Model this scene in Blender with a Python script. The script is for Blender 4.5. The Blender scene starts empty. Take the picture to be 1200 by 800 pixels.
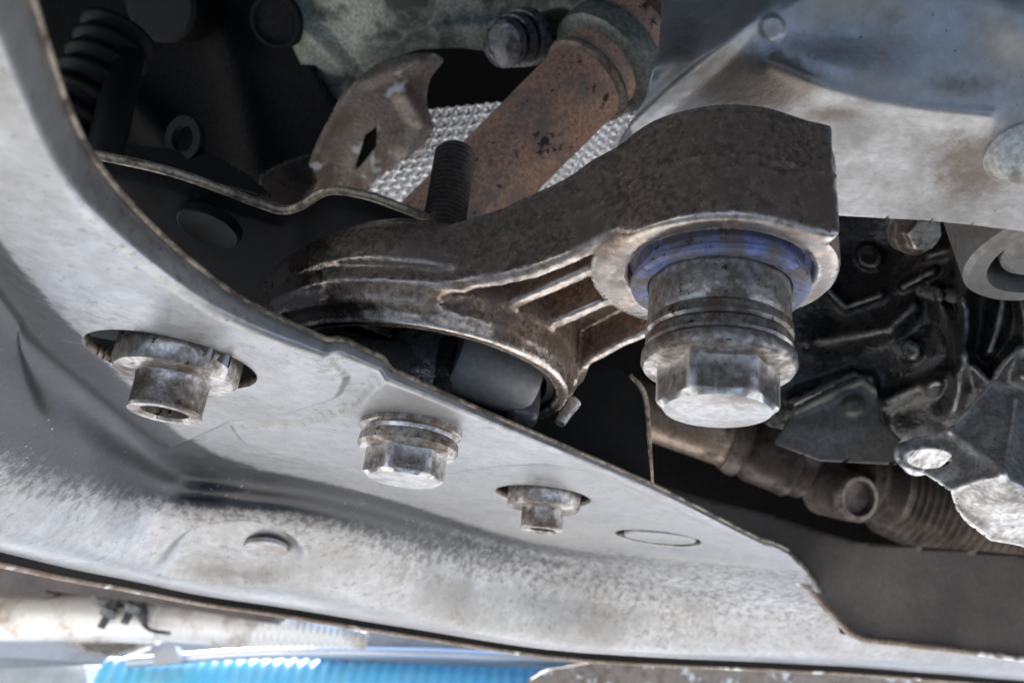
import bpy, bmesh, math, random
import numpy as np
from mathutils import Vector, Matrix

random.seed(4); RNG = np.random.default_rng(7)
MM = 0.001
sc = bpy.context.scene
COL = sc.collection

# ------------------------------------------------------------------ camera
FPX = 950.0; PITCH = math.radians(22.3); ROLL = math.radians(6.7)
cF = np.array([0, math.cos(PITCH), math.sin(PITCH)])
_R0 = np.array([1.0, 0, 0]); _U0 = np.array([0, -math.sin(PITCH), math.cos(PITCH)])
cR = math.cos(ROLL)*_R0 + math.sin(ROLL)*_U0
cU = -math.sin(ROLL)*_R0 + math.cos(ROLL)*_U0
cam = bpy.data.cameras.new('camera')
cam.sensor_width = 36; cam.lens = 36*FPX/1200
cam.clip_start = 0.01; cam.clip_end = 500
cam.dof.use_dof = True; cam.dof.focus_distance = 0.195; cam.dof.aperture_fstop = 22
co = bpy.data.objects.new('camera', cam); COL.objects.link(co)
co.matrix_world = Matrix(((cR[0], cU[0], -cF[0], 0), (cR[1], cU[1], -cF[1], 0), (cR[2], cU[2], -cF[2], 0), (0, 0, 0, 1)))
sc.camera = co

# ------------------------------------------------------------------ daylight
SUN_EL = math.radians(27); SUN_AZ = math.radians(-22)      # azimuth measured from +Y towards +X
w = bpy.data.worlds.new('World'); sc.world = w; w.use_nodes = True
wn = w.node_tree.nodes; wl = w.node_tree.links
sky = wn.new('ShaderNodeTexSky'); sky.sky_type = 'NISHITA'; sky.sun_disc = False
sky.sun_elevation = SUN_EL; sky.sun_rotation = SUN_AZ
wl.new(sky.outputs[0], wn['Background'].inputs[0]); wn['Background'].inputs[1].default_value = 0.15
sun = bpy.data.lights.new('sun', 'SUN'); sun.energy = 3.6; sun.angle = math.radians(0.6); sun.color = (1, 0.945, 0.87)
so = bpy.data.objects.new('sun', sun); COL.objects.link(so)
sd = Vector((math.sin(SUN_AZ)*math.cos(SUN_EL), math.cos(SUN_AZ)*math.cos(SUN_EL), math.sin(SUN_EL)))
so.rotation_euler = sd.to_track_quat('Z', 'Y').to_euler()
sc.view_settings.view_transform = 'Standard'; sc.view_settings.look = 'None'
sc.view_settings.exposure = 2.52; sc.view_settings.gamma = 1
sc.cycles.max_bounces = 8; sc.cycles.diffuse_bounces = 5; sc.cycles.glossy_bounces = 4
sc.cycles.use_denoising = True
sc.cycles.sample_clamp_indirect = 3

# ------------------------------------------------------------------ pixel -> place helpers (millimetres)
def ray(x, y): return cF + (x-600)/FPX*cR - (y-400)/FPX*cU
def AZ(x, y, z): d = ray(x, y); return d*z/d[2]           # on a level at height z
def AY(x, y, yy): d = ray(x, y); return d*yy/d[1]         # on an upright wall at distance yy
def AD(x, y, dd): return ray(x, y)*dd                     # at depth dd
def proj(P):
    P = np.asarray(P, float); wd = P@cF
    return 600+FPX*(P@cR)/wd, 400-FPX*(P@cU)/wd

# ------------------------------------------------------------------ materials
def material(name, base, metal=0.0, rough=0.5, dirt=None, dirt_amt=0.5, dirt_scale=60, fine=900, fine_amt=0.25,
             bump=0.3, bump_scale=700, bump_dist=0.0004, wear_glint=None, wear_glint_lo=0.52, wear_glint_hi=0.6, spots=None, spot_scale=250, spot_lo=0.62,
             streak=None, streak_amt=0.5, streak_vec=(60, 900, 900), spec=0.5, coat=0.0, soft=0.08, scratch=None, film_shade=None, bare=None, grime=None, film_shade_n=0.2):
    m = bpy.data.materials.new(name); m.use_nodes = True
    nt = m.node_tree; n = nt.nodes; L = nt.links
    b = n['Principled BSDF']; tc = n.new('ShaderNodeTexCoord')
    def noise(scale, detail=6, rough_=0.6, vec=None):
        t = n.new('ShaderNodeTexNoise'); t.inputs['Scale'].default_value = scale
        t.inputs['Detail'].default_value = detail; t.inputs['Roughness'].default_value = rough_
        if vec is None: L.new(tc.outputs['Object'], t.inputs['Vector'])
        else:
            mp = n.new('ShaderNodeMapping'); mp.inputs['Scale'].default_value = vec
            mp.inputs['Rotation'].default_value = (0, 0, math.radians(-8))
            L.new(tc.outputs['Object'], mp.inputs['Vector']); L.new(mp.outputs[0], t.inputs['Vector'])
        return t.outputs['Fac']
    def ramp(fac, lo, hi, a=0.0, c=1.0):
        r = n.new('ShaderNodeMapRange'); r.inputs['From Min'].default_value = lo; r.inputs['From Max'].default_value = hi
        r.inputs['To Min'].default_value = a; r.inputs['To Max'].default_value = c
        r.interpolation_type = 'SMOOTHSTEP'; L.new(fac, r.inputs['Value']); return r.outputs[0]
    def mix(fac, a, c, mode='MIX'):
        x = n.new('ShaderNodeMix'); x.data_type = 'RGBA'; x.blend_type = mode
        if isinstance(fac, float): x.inputs[0].default_value = fac
        else: L.new(fac, x.inputs[0])
        for i, v in ((6, a), (7, c)):
            if isinstance(v, tuple): x.inputs[i].default_value = (*v, 1)
            else: L.new(v, x.inputs[i])
        return x.outputs[2]
    col = base
    f = ramp(noise(fine*0.7, 3, 0.6), 0.3, 0.7, 1-fine_amt, 1+fine_amt)
    cv = n.new('ShaderNodeCombineColor')
    for i in range(3): L.new(f, cv.inputs[i])
    col = mix(1.0, base, cv.outputs[0], 'MULTIPLY')
    rv = None
    if dirt:
        d = ramp(noise(dirt_scale, 6, 0.68), 0.70-0.3*dirt_amt-soft, 0.70-0.3*dirt_amt+soft)
        col = mix(d, col, dirt); rv = d
    if streak:
        s = ramp(noise(1.0, 6, 0.6, streak_vec), 0.5, 0.75, 0, streak_amt)
        col = mix(s, col, streak)
    if spots:
        s = ramp(noise(spot_scale, 3, 0.8), spot_lo, spot_lo+0.07)
        col = mix(s, col, spots)
    if film_shade:
        at = n.new('ShaderNodeAttribute'); at.attribute_name = 'film_shade'
        nz = ramp(noise(330, 4, 0.75), 0.25, 0.75, -film_shade_n, film_shade_n)
        ad = n.new('ShaderNodeMath'); ad.operation = 'ADD'; L.new(at.outputs['Fac'], ad.inputs[0]); L.new(nz, ad.inputs[1])
        fm = ramp(ad.outputs[0], 0.28, 0.78, 0, 0.94)
        if grime:
            ga = n.new('ShaderNodeMath'); ga.operation = 'MULTIPLY_ADD'; L.new(at.outputs['Fac'], ga.inputs[0]); ga.inputs[1].default_value = 0.16; ga.inputs[2].default_value = -0.02
            gb = n.new('ShaderNodeMath'); gb.operation = 'ADD'; L.new(ga.outputs[0], gb.inputs[0]); L.new(noise(330, 4, 0.75), gb.inputs[1])
            gc = n.new('ShaderNodeMath'); gc.operation = 'MULTIPLY_ADD'; L.new(noise(45, 4, 0.6), gc.inputs[0]); gc.inputs[1].default_value = 0.5; L.new(gb.outputs[0], gc.inputs[2])
            col = mix(ramp(gc.outputs[0], 0.80, 0.92, 0, 0.75), col, grime)
        col = mix(fm, col, film_shade)
    if bare:
        at = n.new('ShaderNodeAttribute'); at.attribute_name = 'bare'
        nz = ramp(noise(260, 4, 0.7), 0.25, 0.75, -0.3, 0.3)
        ad = n.new('ShaderNodeMath'); ad.operation = 'ADD'; L.new(at.outputs['Fac'], ad.inputs[0]); L.new(nz, ad.inputs[1])
        col = mix(ramp(ad.outputs[0], 0.35, 0.75), col, bare)
    if scratch:
        for k, (vec, rz) in enumerate((((25, 900, 900), 35), ((18, 1300, 1300), -50), ((30, 1000, 1000), 8))):
            t = n.new('ShaderNodeTexNoise'); t.inputs['Scale'].default_value = 1; t.inputs['Detail'].default_value = 2
            mp = n.new('ShaderNodeMapping'); mp.vector_type = 'TEXTURE'; mp.inputs['Rotation'].default_value = (0, 0, math.radians(rz)); mp.inputs['Location'].default_value = (k*3.1, k, 0)
            mp.inputs['Scale'].default_value = tuple(1/q for q in vec)
            L.new(tc.outputs['Object'], mp.inputs['Vector']); L.new(mp.outputs[0], t.inputs['Vector'])
            msk = ramp(noise(22+9*k, 3), 0.52, 0.66)
            mu = n.new('ShaderNodeMath'); mu.operation = 'MULTIPLY'; L.new(ramp(t.outputs['Fac'], 0.69, 0.73, 0, 0.7), mu.inputs[0]); L.new(msk, mu.inputs[1])
            col = mix(mu.outputs[0], col, scratch)
    if wear_glint:
        g = n.new('ShaderNodeNewGeometry')
        wv = ramp(g.outputs['Pointiness'], wear_glint_lo, wear_glint_hi)
        nz = ramp(noise(350, 5, 0.7), 0.3, 0.62)
        mu = n.new('ShaderNodeMath'); mu.operation = 'MULTIPLY'; L.new(wv, mu.inputs[0]); L.new(nz, mu.inputs[1])
        col = mix(mu.outputs[0], col, wear_glint)
    L.new(col, b.inputs['Base Color'])
    b.inputs['Metallic'].default_value = metal
    b.inputs['Specular IOR Level'].default_value = spec
    b.inputs['Coat Weight'].default_value = coat
    if rv is not None:
        r2 = n.new('ShaderNodeMapRange'); r2.inputs['To Min'].default_value = rough; r2.inputs['To Max'].default_value = min(1, rough+0.25)
        L.new(rv, r2.inputs['Value']); L.new(r2.outputs[0], b.inputs['Roughness'])
        m2 = n.new('ShaderNodeMapRange'); m2.inputs['To Min'].default_value = metal; m2.inputs['To Max'].default_value = metal*0.45
        L.new(rv, m2.inputs['Value']); L.new(m2.outputs[0], b.inputs['Metallic'])
    else:
        b.inputs['Roughness'].default_value = rough
    if bump:
        bp = n.new('ShaderNodeBump'); bp.inputs['Strength'].default_value = bump*0.4; bp.inputs['Distance'].default_value = bump_dist
        L.new(noise(bump_scale*0.75, 2.5, 0.55), bp.inputs['Height']); L.new(bp.outputs[0], b.inputs['Normal'])
    return m

M = {}
M['frame'] = material('frame_metal', (0.385, 0.39, 0.40), 0.74, 0.29, film_shade=(0.040, 0.042, 0.047), film_shade_n=0.13, grime=(0.235, 0.22, 0.20), dirt=(0.30, 0.288, 0.272), dirt_amt=0.5, dirt_scale=26, soft=0.25, fine=420, fine_amt=0.14,
                      bump=0.6, bump_scale=600, spots=(0.20, 0.19, 0.18), spot_scale=460, spot_lo=0.62, scratch=(0.60, 0.60, 0.61))
M['black_sheet'] = material('black_painted_sheet', (0.010, 0.0095, 0.0095), 0.0, 0.7, dirt=(0.022, 0.018, 0.015), dirt_amt=0.35, dirt_scale=80, spec=0.15)
M['edge_tan'] = material('tan_edge', (0.58, 0.46, 0.31), 0.35, 0.42, dirt=(0.12, 0.085, 0.055), dirt_amt=0.5, dirt_scale=170, soft=0.1, fine_amt=0.4)
M['edge'] = material('rust_edge', (0.27, 0.225, 0.17), 0.3, 0.5, dirt=(0.07, 0.05, 0.035), dirt_amt=0.55, dirt_scale=160, fine_amt=0.4)
M['cast_dark'] = material('oily_dark_casting', (0.41, 0.312, 0.242), 0.64, 0.22, film_shade=(0.022, 0.019, 0.017), bare=(0.25, 0.225, 0.205), dirt=(0.185, 0.136, 0.104), dirt_amt=0.55, dirt_scale=70, fine=1100, fine_amt=0.45,
                          bump=0.6, bump_scale=1000, bump_dist=0.0005, wear_glint=(0.75, 0.72, 0.69), wear_glint_lo=0.51, wear_glint_hi=0.54, spots=(0.42, 0.36, 0.30), spot_scale=1100, spot_lo=0.64)  # pale convex edges: worn metal, with edge highlights painted in as well
M['pale_lit_metal'] = material('pale_lit_face', (0.43, 0.425, 0.43), 0.75, 0.38, dirt=(0.32, 0.29, 0.26), dirt_amt=0.45, dirt_scale=120, soft=0.15, fine_amt=0.2, bump=0.4)
M['rubber'] = material('black_rubber', (0.09, 0.085, 0.082), 0.0, 0.28, fine_amt=0.3, bump=0.3, dirt=(0.06, 0.055, 0.05), dirt_amt=0.3, dirt_scale=90)
M['grey_rubber'] = material('grey_bump_stop', (0.30, 0.285, 0.27), 0.0, 0.5, fine_amt=0.15, bump=0.1)
M['blue_rubber'] = material('blue_bush', (0.20, 0.25, 0.50), 0.0, 0.55, dirt=(0.20, 0.17, 0.15), dirt_amt=0.75, dirt_scale=160, soft=0.14, spots=(0.07, 0.06, 0.055), spot_scale=420, spot_lo=0.58, bump=0.6, bump_scale=500)
M['bolt'] = material('dirty_zinc', (0.50, 0.465, 0.43), 0.8, 0.28, dirt=(0.13, 0.092, 0.064), dirt_amt=0.62, dirt_scale=140, soft=0.14, fine=900, fine_amt=0.4, bump=0.7, bump_scale=900,
                     spots=(0.06, 0.046, 0.036), spot_scale=380, spot_lo=0.61, wear_glint=(0.82, 0.81, 0.80), wear_glint_lo=0.512, wear_glint_hi=0.55)
M['thread'] = material('dark_thread', (0.085, 0.072, 0.062), 0.5, 0.42, fine_amt=0.3, wear_glint=(0.25, 0.21, 0.17), wear_glint_lo=0.52, wear_glint_hi=0.58)
M['cast_alu'] = material('cast_aluminium', (0.44, 0.44, 0.45), 0.65, 0.36, dirt=(0.31, 0.29, 0.27), dirt_amt=0.5, dirt_scale=60, soft=0.25, fine=500, fine_amt=0.1, bump=0.6, bump_scale=800, bump_dist=0.0005,
                         film_shade=(0.17, 0.142, 0.118), film_shade_n=0.1, spots=(0.16, 0.14, 0.12), spot_scale=420, spot_lo=0.67)
M['foot_alu'] = material('worn_foot_casting', (0.50, 0.495, 0.49), 0.62, 0.34, dirt=(0.17, 0.15, 0.13), dirt_amt=0.5, dirt_scale=90, soft=0.15, fine_amt=0.3, bump=1.2, bump_scale=700, bump_dist=0.0006,
                         wear_glint=(0.8, 0.79, 0.78), wear_glint_lo=0.515, wear_glint_hi=0.55, spots=(0.08, 0.07, 0.06), spot_scale=380, spot_lo=0.63)
M['dull_alu'] = material('dull_aluminium', (0.27, 0.265, 0.26), 0.5, 0.45, dirt=(0.14, 0.12, 0.10), dirt_amt=0.5, dirt_scale=70, soft=0.2, fine_amt=0.15, bump=0.5)
M['cast_black'] = material('oil_black_casting', (0.035, 0.034, 0.034), 0.35, 0.24, dirt=(0.08, 0.072, 0.06), dirt_amt=0.4, dirt_scale=50, fine_amt=0.4, bump=1.0, bump_scale=480, bump_dist=0.0016, spots=(0.16, 0.15, 0.14), spot_scale=300, spot_lo=0.66, wear_glint=(0.22, 0.215, 0.21), wear_glint_lo=0.52, wear_glint_hi=0.57)
M['engine'] = material('grimy_engine_casting', (0.22, 0.235, 0.20), 0.35, 0.5, dirt=(0.06, 0.062, 0.052), dirt_amt=0.5, dirt_scale=35, fine_amt=0.4, bump=0.9, bump_scale=160, bump_dist=0.003, spots=(0.2, 0.2, 0.18), spot_scale=160, spot_lo=0.66)
M['rust'] = material('rusty_pipe', (0.62, 0.37, 0.26), 0.2, 0.55, dirt=(0.34, 0.27, 0.23), dirt_amt=0.55, dirt_scale=42, soft=0.1, fine_amt=0.35, bump=0.6, bump_scale=350, spots=(0.07, 0.05, 0.04), spot_scale=110, spot_lo=0.61)
M['shield'] = material('heat_shield_foil', (0.95, 0.94, 0.93), 0.75, 0.22, fine_amt=0.1, bump=0.1, dirt=(0.6, 0.55, 0.5), dirt_amt=0.3, dirt_scale=40)
M['bracket'] = material('weathered_bracket', (0.29, 0.235, 0.19), 0.3, 0.5, dirt=(0.20, 0.145, 0.10), dirt_amt=0.55, dirt_scale=50, spots=(0.7, 0.69, 0.67), spot_scale=38, spot_lo=0.56, fine_amt=0.3, bump=0.5)
M['shaft'] = material('brown_driveshaft', (0.42, 0.31, 0.235), 0.6, 0.4, dirt=(0.08, 0.058, 0.043), dirt_amt=0.45, dirt_scale=60, streak=(0.42, 0.36, 0.30), streak_amt=0.6, streak_vec=(300, 300, 40), fine_amt=0.3)
M['shaft_dark'] = material('dark_joint', (0.12, 0.09, 0.072), 0.45, 0.42, dirt=(0.04, 0.03, 0.025), dirt_amt=0.5, dirt_scale=70, wear_glint=(0.33, 0.27, 0.22), wear_glint_lo=0.52, wear_glint_hi=0.57, fine_amt=0.3)
M['beam'] = material('dark_brown_beam', (0.15, 0.122, 0.102), 0.2, 0.40, dirt=(0.085, 0.072, 0.066), dirt_amt=0.5, dirt_scale=30, spots=(0.14, 0.10, 0.075), spot_scale=130, spot_lo=0.62, fine_amt=0.12, bump=0.2, soft=0.2)
M['hose_black'] = material('black_hose', (0.008, 0.0075, 0.0075), 0.0, 0.6, spec=0.25, fine_amt=0.2)
M['exhaust'] = material('exhaust_steel', (0.82, 0.77, 0.70), 0.35, 0.4, dirt=(0.42, 0.33, 0.25), dirt_amt=0.35, dirt_scale=14, fine_amt=0.1, bump=0.1)
M['panel'] = material('grey_underbody', (0.30, 0.31, 0.33), 0.0, 0.45, dirt=(0.2, 0.19, 0.18), dirt_amt=0.4, dirt_scale=10, fine_amt=0.1, bump=0.1)
M['tube'] = material('silver_tube', (0.55, 0.58, 0.62), 0.6, 0.3, fine_amt=0.1, bump=0.05)
M['blue'] = material('blue_corrugated_plastic', (0.09, 0.42, 0.62), 0.0, 0.4, fine_amt=0.1, bump=0.1, dirt=(0.2, 0.42, 0.55), dirt_amt=0.45, dirt_scale=14, soft=0.2)
M['concrete'] = material('concrete', (0.50, 0.505, 0.515), 0.0, 0.85, dirt=(0.40, 0.40, 0.40), dirt_amt=0.5, dirt_scale=2.5, fine=40, fine_amt=0.15, bump=0.3, bump_scale=60, bump_dist=0.002)
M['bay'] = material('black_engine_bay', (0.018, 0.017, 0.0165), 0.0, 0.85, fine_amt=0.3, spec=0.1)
M['white_plastic'] = material('pale_cap', (0.62, 0.61, 0.58), 0.0, 0.4, dirt=(0.3, 0.27, 0.22), dirt_amt=0.4, dirt_scale=80)

# ------------------------------------------------------------------ mesh helpers
def link(name, V, Fc, mat, parent=None, smooth=True, sharp=35, origin=None):
    V = np.asarray(V, float)*MM
    me = bpy.data.meshes.new(name); me.from_pydata(V.tolist(), [], [tuple(map(int, f)) for f in Fc] if not isinstance(Fc, np.ndarray) else Fc.tolist())
    me.update()
    if smooth:
        me.shade_smooth()
        if sharp: me.set_sharp_from_angle(angle=math.radians(sharp))
    me.materials.append(mat)
    o = bpy.data.objects.new(name, me); COL.objects.link(o)
    if parent: o.parent = parent
    return o
def tag(o, label, cat, group=None):
    o['label'] = label; o['category'] = cat
    if group: o['group'] = group
    return o
def thing(name, label, cat, group=None):
    o = bpy.data.objects.new(name, None); COL.objects.link(o); o.empty_display_size = 0.01
    return tag(o, label, cat, group)
def fix_normals(o):
    bm = bmesh.new(); bm.from_mesh(o.data); bmesh.ops.recalc_face_normals(bm, faces=bm.faces); bm.to_mesh(o.data); bm.free(); return o

def frame_of(axis):
    a = np.asarray(axis, float); a = a/np.linalg.norm(a)
    t = np.array([0, 0, 1.0]) if abs(a[2]) < 0.9 else np.array([1.0, 0, 0])
    u = np.cross(t, a); u /= np.linalg.norm(u); v = np.cross(a, u); return a, u, v

def lathe(prof, org, axis=(0, 0, 1), seg=64, shape=None, closed=False):
    """prof: list of (r, h) along the axis; shape(theta, r, h) may change the radius."""
    a, u, v = frame_of(axis); org = np.asarray(org, float)
    if prof[0][0] < 0.02 and abs(prof[0][1]-prof[1][1]) < 1e-6: prof = prof[1:]
    if prof[-1][0] < 0.02 and abs(prof[-1][1]-prof[-2][1]) < 1e-6: prof = prof[:-1]
    V = []; Fc = []
    for r, h in prof:
        for k in range(seg):
            th = 2*math.pi*k/seg
            rr = shape(th, r, h) if shape else r
            V.append(org + a*h + rr*(math.cos(th)*u + math.sin(th)*v))
    n = len(prof)
    for i in range(n-1 if not closed else n):
        for k in range(seg):
            j = (i+1) % n; k2 = (k+1) % seg
            Fc.append((i*seg+k, i*seg+k2, j*seg+k2, j*seg+k))
    if not closed:
        if prof[0][0] > 1e-6: Fc.append(tuple(range(seg))[::-1])
        if prof[-1][0] > 1e-6: Fc.append(tuple((n-1)*seg+k for k in range(seg)))
    return np.array(V), Fc

def hexhead(af, h0, h1, org, rot=0.0, axis=(0, 0, 1), ch=1.0, dish=0.0):
    """hexagon head between heights h0 (free end) and h1, corners worn round, end face chamfered."""
    ap = af/2; rc = ap/math.cos(math.pi/6)
    def shp(th, r, h):
        t = (th+rot) % (math.pi/3) - math.pi/6
        hx = ap/math.cos(t)
        return min(min(hx, rc*0.992), r)
    s = 1 if h1 > h0 else -1
    pr = [(ap*0.95, h0), (ap*0.985, h0+s*0.12), (rc*0.965, h0+s*ch), (rc*1.1, h0+s*ch*1.5), (rc*1.1, (h0+h1)/2), (rc*1.1, h1)]
    return lathe(pr, org, axis, 96, shp)

def catmull(P, n):
    P = np.asarray(P, float); N = len(P); out = []
    Q = np.vstack([2*P[0]-P[1], P, 2*P[-1]-P[-2]])
    for i in range(N-1):
        p0, p1, p2, p3 = Q[i], Q[i+1], Q[i+2], Q[i+3]
        for k in range(n):
            t = k/n
            out.append(0.5*((2*p1)+(-p0+p2)*t+(2*p0-5*p1+4*p2-p3)*t*t+(-p0+3*p1-3*p2+p3)*t**3))
    out.append(P[-1]); return np.array(out)

def tube(path, rad, seg=24, n=10, ribs=None, smoothpath=True, squash=None):
    """swept tube; rad is a number or a list per control point; ribs=(pitch mm, amplitude mm)."""
    path = np.asarray(path, float)
    C = catmull(path, n) if smoothpath and len(path) > 2 else np.array([path[0]+(path[-1]-path[0])*t for t in np.linspace(0, 1, n*4+1)])
    if np.ndim(rad) == 0: Rr = np.full(len(C), float(rad))
    else: Rr = np.interp(np.linspace(0, 1, len(C)), np.linspace(0, 1, len(rad)), rad)
    if ribs:
        d = np.concatenate([[0], np.cumsum(np.linalg.norm(np.diff(C, axis=0), axis=1))])
        m = int(d[-1]/ribs[0]*8)+2; dd = np.linspace(0, d[-1], m)
        C = np.stack([np.interp(dd, d, C[:, k]) for k in range(3)], 1); Rr = np.interp(dd, d, Rr)+ribs[1]*np.sign(np.sin(2*np.pi*dd/ribs[0]))*np.abs(np.sin(2*np.pi*dd/ribs[0]))**0.6
    T = np.gradient(C, axis=0); T /= np.linalg.norm(T, axis=1)[:, None]
    u = np.cross([0, 0, 1.0], T[0]); 
    if np.linalg.norm(u) < 0.1: u = np.cross([1.0, 0, 0], T[0])
    V = []; Fc = []
    for i in range(len(C)):
        u = u - T[i]*(u@T[i]); u /= np.linalg.norm(u); v = np.cross(T[i], u)
        for k in range(seg):
            th = 2*math.pi*k/seg; V.append(C[i]+Rr[i]*(math.cos(th)*u+math.sin(th)*v))
    for i in range(len(C)-1):
        for k in range(seg):
            k2 = (k+1) % seg; Fc.append((i*seg+k, i*seg+k2, (i+1)*seg+k2, (i+1)*seg+k))
    Fc.append(tuple(range(seg))[::-1]); Fc.append(tuple((len(C)-1)*seg+k for k in range(seg)))
    return np.array(V), Fc

def join(*parts):
    V = []; Fc = []; o = 0
    for v, f in parts:
        V.append(v); Fc += [tuple(int(i)+o for i in q) for q in f]; o += len(v)
    return np.vstack(V), Fc

def smooth_noise(P, scale, seed=0):
    """cheap band-limited noise: a sum of random plane waves."""
    r = np.random.default_rng(seed); out = np.zeros(P.shape[:-1])
    for k in range(14):
        d = r.normal(size=3); d /= np.linalg.norm(d); fr = scale*r.uniform(0.5, 1.6)
        out += np.sin((P@d)*fr+r.uniform(0, 6.28))
    return out/5

def surface_nets(f, lo, hi, h):
    lo = np.asarray(lo, float); hi = np.asarray(hi, float)
    n = np.ceil((hi-lo)/h).astype(int)+1
    g = [lo[i]+h*np.arange(n[i]) for i in range(3)]
    X, Y, Zz = np.meshgrid(*g, indexing='ij')
    d = f(X.astype(np.float32), Y.astype(np.float32), Zz.astype(np.float32)).astype(np.float32)
    s = d < 0
    cnt = np.zeros(n-1, np.int8)
    for i in (0, 1):
        for j in (0, 1):
            for k in (0, 1):
                cnt += s[i:n[0]-1+i, j:n[1]-1+j, k:n[2]-1+k]
    mixed = (cnt > 0) & (cnt < 8)
    c = np.argwhere(mixed); idx = -np.ones(n-1, np.int64); idx[mixed] = np.arange(len(c))
    acc = np.zeros((len(c), 3)); num = np.zeros(len(c))
    cor = [(i, j, k) for i in (0, 1) for j in (0, 1) for k in (0, 1)]
    dv = {q: d[c[:, 0]+q[0], c[:, 1]+q[1], c[:, 2]+q[2]] for q in cor}
    for a in cor:
        for ax in range(3):
            if a[ax] == 0:
                b = list(a); b[ax] = 1; b = tuple(b)
                d0, d1 = dv[a], dv[b]; x = (d0 < 0) != (d1 < 0)
                t = np.where(x, d0/np.where(x, d0-d1, 1), 0)
                p = np.tile(np.array(a, float), (len(c), 1)); p[:, ax] = t
                acc += p*x[:, None]; num += x
    V = lo+h*(c+acc/num[:, None])
    Fc = []
    for ax in range(3):
        a, b = [(1, 2), (2, 0), (0, 1)][ax]
        sl0 = [slice(None)]*3; sl1 = [slice(None)]*3; sl0[ax] = slice(0, -1); sl1[ax] = slice(1, None)
        s0, s1 = s[tuple(sl0)], s[tuple(sl1)]
        e = np.argwhere(s0 != s1); ok = (e[:, a] > 0) & (e[:, b] > 0) & (e[:, a] < n[a]-1) & (e[:, b] < n[b]-1); e = e[ok]
        flip = s0[e[:, 0], e[:, 1], e[:, 2]]
        def cell(da, db):
            q = e.copy(); q[:, a] -= da; q[:, b] -= db; return idx[q[:, 0], q[:, 1], q[:, 2]]
        Q = np.stack([cell(1, 1), cell(0, 1), cell(0, 0), cell(1, 0)], 1)
        Q[~flip] = Q[~flip][:, ::-1]
        Fc.append(Q)
    return V, np.vstack(Fc)

def smin(a, b, k): 
    h = np.clip(0.5+0.5*(b-a)/k, 0, 1); return b+(a-b)*h-k*h*(1-h)
def smax(a, b, k): return -smin(-a, -b, k)

def poly_sd(poly, X, Y):
    """signed distance to a closed polygon, negative inside; also nearest point."""
    poly = np.asarray(poly, float); best = np.full(X.shape, 1e18); NX = np.zeros_like(X); NY = np.zeros_like(X)
    ins = np.zeros(X.shape, bool); N = len(poly)
    for i in range(N):
        ax, ay = poly[i]; bx, by = poly[(i+1) % N]
        dx, dy = bx-ax, by-ay; t = np.clip(((X-ax)*dx+(Y-ay)*dy)/(dx*dx+dy*dy+1e-12), 0, 1)
        qx, qy = ax+t*dx, ay+t*dy; dd = (X-qx)**2+(Y-qy)**2; m = dd < best
        best = np.where(m, dd, best); NX = np.where(m, qx, NX); NY = np.where(m, qy, NY)
        c = ((ay > Y) != (by > Y)) & (X < (bx-ax)*(Y-ay)/(by-ay+1e-12)+ax); ins ^= c
    sd_ = np.sqrt(best); return np.where(ins, -sd_, sd_), NX, NY
def line_dist(pl, X, Y):
    best = np.full(X.shape, 1e18)
    for (ax, ay), (bx, by) in zip(pl[:-1], pl[1:]):
        dx, dy = bx-ax, by-ay; t = np.clip(((X-ax)*dx+(Y-ay)*dy)/(dx*dx+dy*dy+1e-12), 0, 1)
        best = np.minimum(best, (X-ax-t*dx)**2+(Y-ay-t*dy)**2)
    return np.sqrt(best)

def tps(ctrl, X, Y):
    C = np.asarray(ctrl, float); P = C[:, :2]/100; n = len(P)
    def U(r2): return np.where(r2 > 1e-12, r2*np.log(r2+1e-20), 0)
    K = U(((P[:, None]-P[None])**2).sum(-1))+np.eye(n)*0.02
    A = np.zeros((n+3, n+3)); A[:n, :n] = K; A[:n, n] = 1; A[:n, n+1:] = P; A[n, :n] = 1; A[n+1:, :n] = P.T
    wt = np.linalg.solve(A, np.concatenate([C[:, 2], [0, 0, 0]]))
    Q = np.stack([X, Y], -1)/100; out = wt[n]+Q[..., 0]*wt[n+1]+Q[..., 1]*wt[n+2]
    for i in range(n): out = out+wt[i]*U(((Q-P[i])**2).sum(-1))
    return out

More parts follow.
